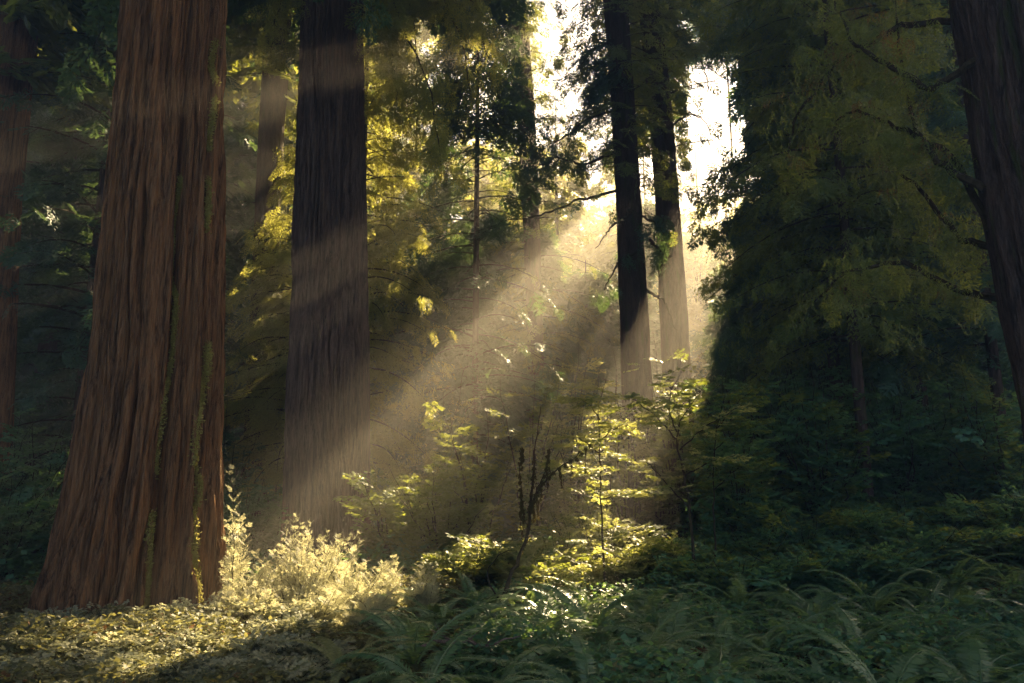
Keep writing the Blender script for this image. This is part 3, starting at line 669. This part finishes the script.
# glowing bank in the middle
GB = [(560, 14.0, .9, 1.15), (600, 15.0, 1.1, 1.5), (640, 15.2, 1.0, 1.4), (575, 16.2, 1.0, 1.7), (620, 13.6, .8, 1.0), (655, 13.8, .7, 1.0), (530, 13.6, .8, .95), (500, 14.6, .9, 1.1), (462, 14.2, .8, .85), (548, 12.6, .6, .7)]
GL = ['sunlit leafy shrub just right of the mossy crooked sapling', 'brightest glowing shrub behind the slender yellow-leaved sapling', 'glowing shrub beside the foot of the forked maple', 'rear glowing shrub between the crooked and slender saplings',
      'low sunlit shrub in front of the slender yellow-leaved sapling', 'half-shaded shrub left of the forked maple stem', 'small sunlit shrub behind the mossy crooked sapling', 'taller sunlit shrub just left behind the mossy crooked sapling', 'half-lit shrub between the pale bank and the crooked sapling', 'lowest sunlit shrub at the foot of the glowing group']
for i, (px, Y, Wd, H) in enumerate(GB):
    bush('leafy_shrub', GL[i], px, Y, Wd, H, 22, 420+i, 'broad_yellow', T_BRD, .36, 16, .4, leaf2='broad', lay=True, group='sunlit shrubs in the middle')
# dark shrub bank on the right
DB = []
for i in range(26):
    r_ = random.Random(500+i); row = i % 3
    DB.append((690+ (i//3)*48 + row*16 + r_.uniform(-10, 10), 12.6+row*1.9+r_.uniform(-.4, .4), 1.0, .75+.22*row+r_.uniform(-.1, .15)))
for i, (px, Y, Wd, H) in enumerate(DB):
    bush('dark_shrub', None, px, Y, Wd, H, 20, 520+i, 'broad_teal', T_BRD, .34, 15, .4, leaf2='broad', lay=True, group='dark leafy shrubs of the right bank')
# misty understory trees in the centre, and teal ones on the right, dark ones on the left
UT = [(395, 19, 1.5, 3.2, 'broad', 'misty understory tree beside the foot of the grey-brown redwood'), (440, 18, 1.6, 2.8, 'broad', 'low misty tree left of the crooked sapling'), (480, 21, 1.9, 4.6, 'broad', 'misty round-crowned tree behind the crooked sapling'),
      (530, 24, 2.0, 6.0, 'broad', 'slender misty tree in the upper middle of the beams'), (570, 25, 2.0, 6.6, 'broad_yellow', 'misty tree with sunlit leaves below the drooping dark bough'), (610, 22, 1.6, 3.6, 'broad', 'shadowed small tree in the dark stripe between the beams'),
      (655, 23, 1.8, 4.4, 'broad', 'hazy small tree below the twin trunks'), (628, 20.5, 1.6, 6.0, 'broad_yellow', 'hazy leafy tree growing before the foot of the left twin trunk'), (682, 21, 1.5, 5.8, 'broad', 'hazy leafy tree growing before the foot of the right twin trunk'), (430, 25, 2.0, 5.4, 'needle', 'dim misty tree right of the grey-brown redwood'), (700, 24, 1.6, 4.6, 'broad', 'hazy tree at the edge between beam and shade'),
      (704, 55, 3.4, 20, 'broad_yellow', 'brilliantly lit tall leafy tree right of the twin trunks'), (735, 68, 4.2, 22, 'broad_yellow', 'farther glowing leafy tree at the bottom of the sky gap'), (668, 60, 4.0, 24, 'broad_yellow', 'glowing leafy tree between and behind the twin trunks'), (605, 58, 4.2, 25, 'broad_yellow', 'golden leafy tree left of the twin trunks behind the drooping boughs'),
      (632, 21.5, 1.5, 4.4, 'broad', 'nearest hazy small tree before the twin trunks'), (668, 21, 1.4, 4.8, 'broad', 'small hazy tree behind the forked maple')]
for i, (px, Y, Wd, H, lf, lb) in enumerate(UT):
    bush('understory_tree' , lb, px, Y, Wd, H, (7+int(H) if H < 15 else 34), 560+i, lf, T_BRD if lf != 'needle' else T_CON, .5 if H < 15 else 1.25, 30 if H < 15 else 34, .5, cat='small tree', lay=True, group='misty understory trees', stemr=.015, mask=(.7 if 'growing before' in lb else .3) if H < 15 else False, leaf2='broad_yellow' if i in (4, 9) else None)
RU = [(740, 15.5, 1.2, 3.0), (775, 18.5, 1.5, 4.6), (820, 17, 1.4, 4.0), (865, 19, 1.6, 4.4), (910, 17.5, 1.5, 3.6), (955, 19, 1.6, 4.2), (1005, 16.5, 1.5, 3.4), (745, 22, 1.8, 6.2), (800, 24, 2, 6.4), (850, 23, 2, 5.6), (900, 24, 2, 6), (980, 23, 2, 5)]
RL = ['small leafy tree just right of the forked maple', 'teal-green leafy tree with a dark bent stem behind the shrub bank', 'leafy tree under the rust-tipped hanging boughs', 'shaded leafy tree in the middle of the right bank', 'low leafy tree behind the dark bank near the right border',
      'broad shaded tree left of the right border trunk', 'leafy tree at the right border with yellow-green tips', 'tall blue-green tree beside the beam edge', 'tall teal tree behind the bent-stemmed one', 'rear leafy tree in deep shade', 'rear shaded tree below the leaning trunk boughs', 'rearmost leafy tree at the right border']
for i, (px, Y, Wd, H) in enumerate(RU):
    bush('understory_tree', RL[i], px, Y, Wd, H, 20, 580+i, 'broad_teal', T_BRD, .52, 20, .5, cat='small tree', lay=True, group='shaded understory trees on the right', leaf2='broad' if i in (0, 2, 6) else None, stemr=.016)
LU = [(8, 15, 1.3, 2.6), (-20, 18, 1.6, 4), (40, 19, 1.6, 3.6), (250, 19, 1.2, 2.4), (225, 23, 1.6, 4.5), (275, 21, 1.2, 2.6)]
LL = ['dark bush at the left border', 'taller dark tree at the left border edge', 'dark bush beside the left foot of the largest redwood', 'dark bush in the gap between the two biggest redwoods', 'dim small tree just right of the largest redwood', 'dark low tree left of the misty redwood foot']
for i, (px, Y, Wd, H) in enumerate(LU):
    bush('understory_tree', LL[i], px, Y, Wd, H, 18, 600+i, 'broad_teal', T_BRD, .45, 16, .5, cat='small tree', lay=True, group='dark understory on the left')

# ---------------------------------------------------------------- three saplings one can tell apart
def poly_px(pl, Y0, Y1, n=16, wob=.012, rng=None):
    pts = np.array([at(x, y, Y0+(Y1-Y0)*i/max(1, len(pl)-1)) for i, (x, y) in enumerate(pl)])
    tt = np.linspace(0, len(pts)-1, n); q = np.stack([np.interp(tt, range(len(pts)), pts[:, k]) for k in range(3)], -1)
    q[1:-1] += rng.normal(0, wob, (n-2, 3)); return q
rng = np.random.default_rng(700)
Y = 11.6; foot = atz(500, 604, 0); st = poly_px([(500, 606), (509, 580), (520, 556), (529, 530), (531, 500), (533, 470), (536, 440), (541, 405)], Y, Y+.2, 26, .010, rng)
base = st[0]; e = thing('mossy_sapling', base, 'crooked bare sapling draped in dark hanging moss, in front of the glowing shrubs', 'sapling')
a = Acc(); a.tube(st, np.linspace(.032, .005, 26), 8, jit=.4, rng=rng); link('stem', a, M['twig'], base, e, True)
brs = [([(529, 508), (541, 486), (556, 470), (575, 458), (590, 445)], .018), ([(524, 520), (521, 500), (520, 470), (522, 448)], .012), ([(531, 505), (536, 492), (543, 478), (548, 462), (549, 450)], .010),
       ([(500, 600), (489, 585), (487, 570), (497, 556), (512, 550)], .015)]
for pl, r0 in brs:
    q = poly_px(pl, Y+.02, Y+.12, 14, .009, rng); a = Acc(); a.tube(q, np.linspace(r0, .004, 14), 6, jit=.4, rng=rng); link('branch', a, M['twig'], base, e, True)
    brs_pts = q
a = Acc(); allp = np.concatenate([st[8:20], poly_px(brs[0][0], Y, Y, 14, .006, rng), poly_px(brs[1][0], Y, Y, 14, .006, rng), poly_px(brs[2][0], Y, Y, 10, .006, rng)])
fuzz(a, allp, rng, 1500, .013, .035, hang=True)
for k in range(34):
    p0 = allp[rng.integers(0, len(allp))]; ln = rng.uniform(.08, .34); zz = np.linspace(0, 1, 12); strand = p0-np.stack([zz*rng.uniform(-.04, .04), zz*0, zz*ln], -1)
    fuzz(a, strand, rng, int(150*ln)+12, .006, .032, hang=True)
link('hanging_moss', a, M['moss_dark'], base, e)
def leafy_sapling(name, label, Y, stems, tiers, leaf, seed, sc=.34, r0=.02, cat='sapling', leaf2='broad'):
    rng = np.random.default_rng(seed); sts = [poly_px(pl, Y, Y+dy, 18, .008, rng) for pl, dy in stems]
    base = sts[0][0]; gz = float(ground_z(base[0], base[1])); sts[0][0][2] = min(base[2], gz-.02); base = sts[0][0].copy()
    e = thing(name, base, label, cat); P = []; D = []; Sx = []
    for i, q in enumerate(sts):
        a = Acc(); a.tube(q, np.linspace(r0 if i == 0 else r0*.55, .004, 18), 6, jit=.2, rng=rng); link('stem' if i == 0 else 'branch', a, M['twig'], base, e, True)
        lo = 8 if i == 0 else 4
        for j in range(lo, 18):
            for _ in range(tiers):
                A = rng.uniform(0, 6.28); P.append(q[j]+np.array([math.cos(A), math.sin(A), 0])*rng.uniform(0, .22)); D.append([math.cos(A), math.sin(A), rng.uniform(-.25, .2)]); Sx.append(sc*rng.uniform(.5, 1.2))
    P = np.array(P); D = np.array(D); Sx = np.array(Sx); a = Acc(); h = rng.random(len(P)) < .25
    scatter(a, T_BRD, P[~h], D[~h], Sx[~h], rng, 0, .2, False); scatter(a, T_BRD, P[h], D[h], Sx[h], rng, 1, .2, False)
    link('foliage', a, [M[leaf], M[leaf2]], base, e); return e
leafy_sapling('slender_sapling', 'slender upright sapling with tiers of bright yellow-green leaves in the beam', 13.2,
    [([(605, 580), (603, 540), (601, 500), (600, 450), (598, 410), (606, 380)], 0), ([(601, 480), (580, 470), (560, 462)], .2), ([(600, 440), (620, 425), (640, 418)], -.2), ([(600, 420), (590, 405), (578, 398)], .2), ([(600, 500), (625, 492), (645, 490)], .2), ([(601, 455), (582, 440), (566, 436)], -.3)],
    2, 'broad_yellow', 710)
leafy_sapling('forked_maple', 'thin forked maple with a dark bent stem and sparse leaves at the beam edge', 13.0,
    [([(695, 585), (693, 540), (689, 500), (682, 470), (676, 440), (680, 420), (694, 400), (705, 385)], .1), ([(691, 510), (672, 490), (655, 470), (640, 455)], .2), ([(677, 440), (655, 415), (635, 400), (620, 395)], -.2), ([(680, 450), (700, 430), (720, 418), (742, 405)], .2), ([(677, 432), (668, 410), (672, 388), (682, 372)], .1), ([(684, 476), (710, 462), (735, 455)], -.2)],
    2, 'broad_yellow', 711, .30, .026)
leafy_sapling('thin_sapling', 'thin straight sapling standing in shade right of the forked maple', 14.0,
    [([(716, 575), (715, 530), (713, 480), (716, 430), (725, 395)], 0), ([(714, 490), (735, 470), (750, 462)], .2), ([(715, 450), (735, 432), (752, 420)], .2), ([(716, 430), (740, 400), (762, 385)], .3)], 3, 'broad', 712, .32, .018, leaf2='broad_teal')

# ---------------------------------------------------------------- ferns
def frond_mesh(seed, a0, a1, mats_name):
    rng = np.random.default_rng(seed); n = 32
    s_ = np.linspace(0, 1, n); ang = a0+(a1-a0)*s_**.8
    pts = np.cumsum(np.stack([np.cos(ang), 0*ang, np.sin(ang)], -1)/n, axis=0); pts[:, 1] = rng.uniform(-.06, .06)*s_**2
    a = Acc(); a.tube(pts[::3], np.linspace(.008, .002, len(pts[::3])), 4)
    V = []
    for i in range(3, n):
        for h in (0, .5):
            f = (i+h)/n; 
            if f >= 1: continue
            p_ = pts[i]+(pts[min(i+1, n-1)]-pts[i])*h; tn = np.array([math.cos(ang[i]), 0, math.sin(ang[i])]); nr = np.array([-math.sin(ang[i]), 0, math.cos(ang[i])])
            Ln = .135*min(1, (f-.05)*5)*(1-f)**.55*(.9+.2*rng.random())
            for sg in (-1, 1):
                d = tn*.35+np.array([0, sg, 0])-nr*.22+rng.normal(0, .07, 3)
                V += quad_leaf(p_, d, Ln, .018, nr+rng.normal(0, .15, 3), .35)
    V = np.array(V); a.add(V, np.arange(len(V)).reshape(-1, 4))
    ob = link('frond', a, M[mats_name]); me = ob.data; bpy.data.objects.remove(ob); me.name = 'frond_'+mats_name; return me
FM = {k: [frond_mesh(800+i, R(aa), R(bb), k) for i, (aa, bb) in enumerate([(70, -42), (58, -46), (77, -18), (46, -38), (64, -62)])] for k in ('fern', 'fern_pale')}
DEADF = [frond_mesh(830, R(28), R(-60), 'dead'), frond_mesh(831, R(40), R(-80), 'dead')]
FERNS = []
def fern(x, y, rad, nf, kind, seed, parts=True):
    rng = random.Random(seed); gz = float(ground_z(x, y)); e = thing('sword_fern', (x, y, gz-.02), None, 'fern', 'sword ferns on the forest floor')
    e.rotation_euler = (0, 0, rng.uniform(0, 6.28))
    for k in range(nf):
        me = rng.choice(FM[kind]) if k % 9 != 7 else rng.choice(DEADF); ob = bpy.data.objects.new('frond', me); SC.collection.objects.link(ob); ob.parent = e
        A = k*2.39996+rng.uniform(-.3, .3); s_ = rad*rng.uniform(.65, 1.1)
        ob.rotation_euler = (rng.uniform(-.25, .25), rng.uniform(-.28, .22), A); ob.scale = (s_, s_, s_*rng.uniform(.85, 1.1))
    FERNS.append(e); return e
r_ = random.Random(5)
spots = []
def try_spot(px, Y, mind):
    x = (px-512)/F*(Y*math.cos(PITCH))
    for (a_, b_, *_r2) in spots:
        if (a_-x)**2+(b_-Y)**2 < mind**2: return None
    spots.append((x, Y)); return x
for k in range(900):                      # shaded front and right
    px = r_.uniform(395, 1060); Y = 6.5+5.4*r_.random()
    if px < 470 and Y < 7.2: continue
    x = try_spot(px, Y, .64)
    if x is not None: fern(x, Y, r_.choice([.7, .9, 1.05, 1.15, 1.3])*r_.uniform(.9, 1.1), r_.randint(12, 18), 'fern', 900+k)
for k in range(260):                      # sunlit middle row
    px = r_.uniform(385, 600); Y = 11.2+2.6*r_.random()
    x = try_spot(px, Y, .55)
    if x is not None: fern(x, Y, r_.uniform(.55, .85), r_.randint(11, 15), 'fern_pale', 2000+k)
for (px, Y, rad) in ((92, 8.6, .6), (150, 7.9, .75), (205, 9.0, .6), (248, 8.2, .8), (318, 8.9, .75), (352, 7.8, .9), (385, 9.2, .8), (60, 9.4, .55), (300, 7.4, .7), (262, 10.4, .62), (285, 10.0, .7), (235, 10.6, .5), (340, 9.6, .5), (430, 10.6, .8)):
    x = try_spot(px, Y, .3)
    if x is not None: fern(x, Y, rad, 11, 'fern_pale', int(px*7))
print('ferns', len(FERNS))

# ---------------------------------------------------------------- ground cover
def cover(name, label, n, xr, yr, size, leaf, seed, zmax=.16, cut=.35, leaf2=None):
    rng = np.random.default_rng(seed); x = rng.uniform(*xr, n); y = rng.uniform(*yr, n)
    w = np.abs(x) < (y*.72+1.2); x, y = x[w], y[w]
    d = fbm(x*.9, y*.9, seed, 3); k = d > cut*(.6+.8*rng.random(len(x))); x, y, d = x[k], y[k], d[k]
    z = ground_z(x, y)+zmax*rng.random(len(x))*np.clip((d-cut)*3, .25, 1.6)
    N_ = len(x); a = Acc(); dd = np.stack([rng.normal(0, 1, N_), rng.normal(0, 1, N_), rng.normal(0, .35, N_)], -1)
    t = (np.array([[0, 0, 0], [.5, -.42, .05], [1, 0, 0], [.5, .42, .05]]), np.array([[0, 1, 2, 3]]))
    h = rng.random(N_) < .12
    P = np.stack([x, y, z], -1); sz = size*(.5+rng.random(N_))
    Fm = frames(dd, roll=rng.normal(0, .4, N_))
    a.place(t, P[~h], Fm[~h], sz[~h], 0); a.place(t, P[h]-[0, 0, zmax*.2], Fm[h], sz[h], 1)
    ob = link(name, a, [M[leaf], M[leaf2 or 'dead']]); tag(ob, label, 'ground cover', kind='stuff'); return ob
cover('ground_cover', 'low clover-like leaves and litter covering the near forest floor', 170000, (-10, -.6), (5.4, 15), .055, 'cover', 1, .30, .26)
cover('low_undergrowth', 'dark green low leaves covering the forest floor among the shaded ferns', 150000, (-.6, 12), (5.4, 15), .06, 'broad_teal', 4, .32, .22, 'cover')
cover('undergrowth', 'dark leafy undergrowth covering the forest floor farther back', 220000, (-26, 26), (14, 44), .13, 'broad_teal', 2, .7, .30, 'broad')

# fallen branches and twigs at the foot of the largest redwood
rng = np.random.default_rng(900)
for i, (pl, Y, r0, lb) in enumerate([([(188, 626), (210, 610), (238, 604), (262, 612)], 10.3, .022, 'longest fallen pinkish-brown branch at the right foot of the largest redwood'),
        ([(205, 632), (222, 616), (236, 598)], 10.2, .014, 'upward-tilted dead twig at the right foot of the largest redwood'),
        ([(170, 640), (196, 632), (228, 634), (250, 626)], 9.7, .018, 'dead branch lying lowest of those before the largest redwood'),
        ([(218, 622), (246, 618), (272, 628)], 10.0, .012, 'thin fallen twig between the redwood foot and the sunlit fern'),
        ([(395, 655), (440, 640), (486, 646), (520, 636)], 8.3, .022, 'mossy fallen branch among the front ferns below the crooked sapling')]):
    q = poly_px(pl, Y, Y+.1, 16, .014, rng); a = Acc(); a.tube(q, np.linspace(r0, r0*.3, 16), 6, jit=.4, rng=rng); base = q[0]
    for k in range(5):
        j = rng.integers(3, 14); e_ = q[j]+np.array([rng.uniform(-.3, .3), rng.uniform(-.3, .2), rng.uniform(.02, .22)]); a.tube(np.linspace(q[j], e_, 5)+rng.normal(0, .006, (5, 3)), np.linspace(r0*.4, .002, 5), 4)
    ob = link('fallen_branch', a, M['deadwood'], base, None, True); tag(ob, lb, 'branch', 'fallen branches on the forest floor')

# ---------------------------------------------------------------- descriptions of the repeats: landmark, side, order, row
LMK = [(0, 'the left picture border'), (128, 'the largest redwood'), (328, 'the grey-brown redwood'), (505, 'the mossy crooked sapling'), (603, 'the slender sapling'), (692, 'the forked maple'), (850, 'the shrub bank middle'), (1024, 'the right picture border')]
ORD = ['first', 'second', 'third', 'fourth', 'fifth', 'sixth', 'seventh', 'eighth', 'ninth', 'tenth', 'eleventh', 'twelfth']
def describe(objs, noun, rows, look=lambda o: ''):
    cells = {}
    for ob in objs:
        P = np.array(ob.location); X, Y_, w = proj(P); X = float(X[0])
        row = sum(P[1] > r_[0] for r_ in rows[:-1]); row = rows[min(row, len(rows)-1)][1]
        lx, ln = min(LMK, key=lambda q: abs(q[0]-X)); side = 'right' if X > lx else 'left'
        cells.setdefault((row, ln, side), []).append((abs(X-lx), ob))
    for (row, ln, side), L_ in cells.items():
        L_.sort(key=lambda q: q[0])
        for k, (_, ob) in enumerate(L_):
            ob['label'] = f"{look(ob)}{noun}, {ORD[min(k, 11)]} to the {side} of {ln}, {row}"
describe(FERNS, 'sword fern', [(7.5, 'nearest row'), (8.5, 'second row'), (9.6, 'third row'), (10.8, 'fourth row'), (99, 'back row')], lambda o: 'pale sunlit ' if o.children and o.children[0].data.name.endswith('pale') else 'dark arching ')
def unl(g): return [o for o in SC.objects if o.get('group') == g and not o.get('label')]
describe(unl('conifers on the far hillside'), 'far hillside conifer', [(73, 'front rank'), (88, 'middle rank'), (999, 'top rank')])
describe(unl('tall conifers deep in the forest'), 'tall deep-forest conifer', [(47, 'nearer rank'), (60, 'middle rank'), (999, 'rear rank')])
describe(unl('dark leafy shrubs of the right bank'), 'dark leafy shrub', [(13.6, 'front row'), (15.5, 'middle row'), (99, 'rear row')])
describe(unl('low leafy plants in front of the largest redwood'), 'low pale leafy plant', [(8.05, 'front row'), (8.8, 'second row'), (9.6, 'third row'), (99, 'rear row')])
for o_, lb in zip(unl('trees round the viewpoint'), ['redwood beside the viewpoint on the left', 'redwood farthest behind the viewpoint', 'redwood well left of the viewpoint']): o_['label'] = lb
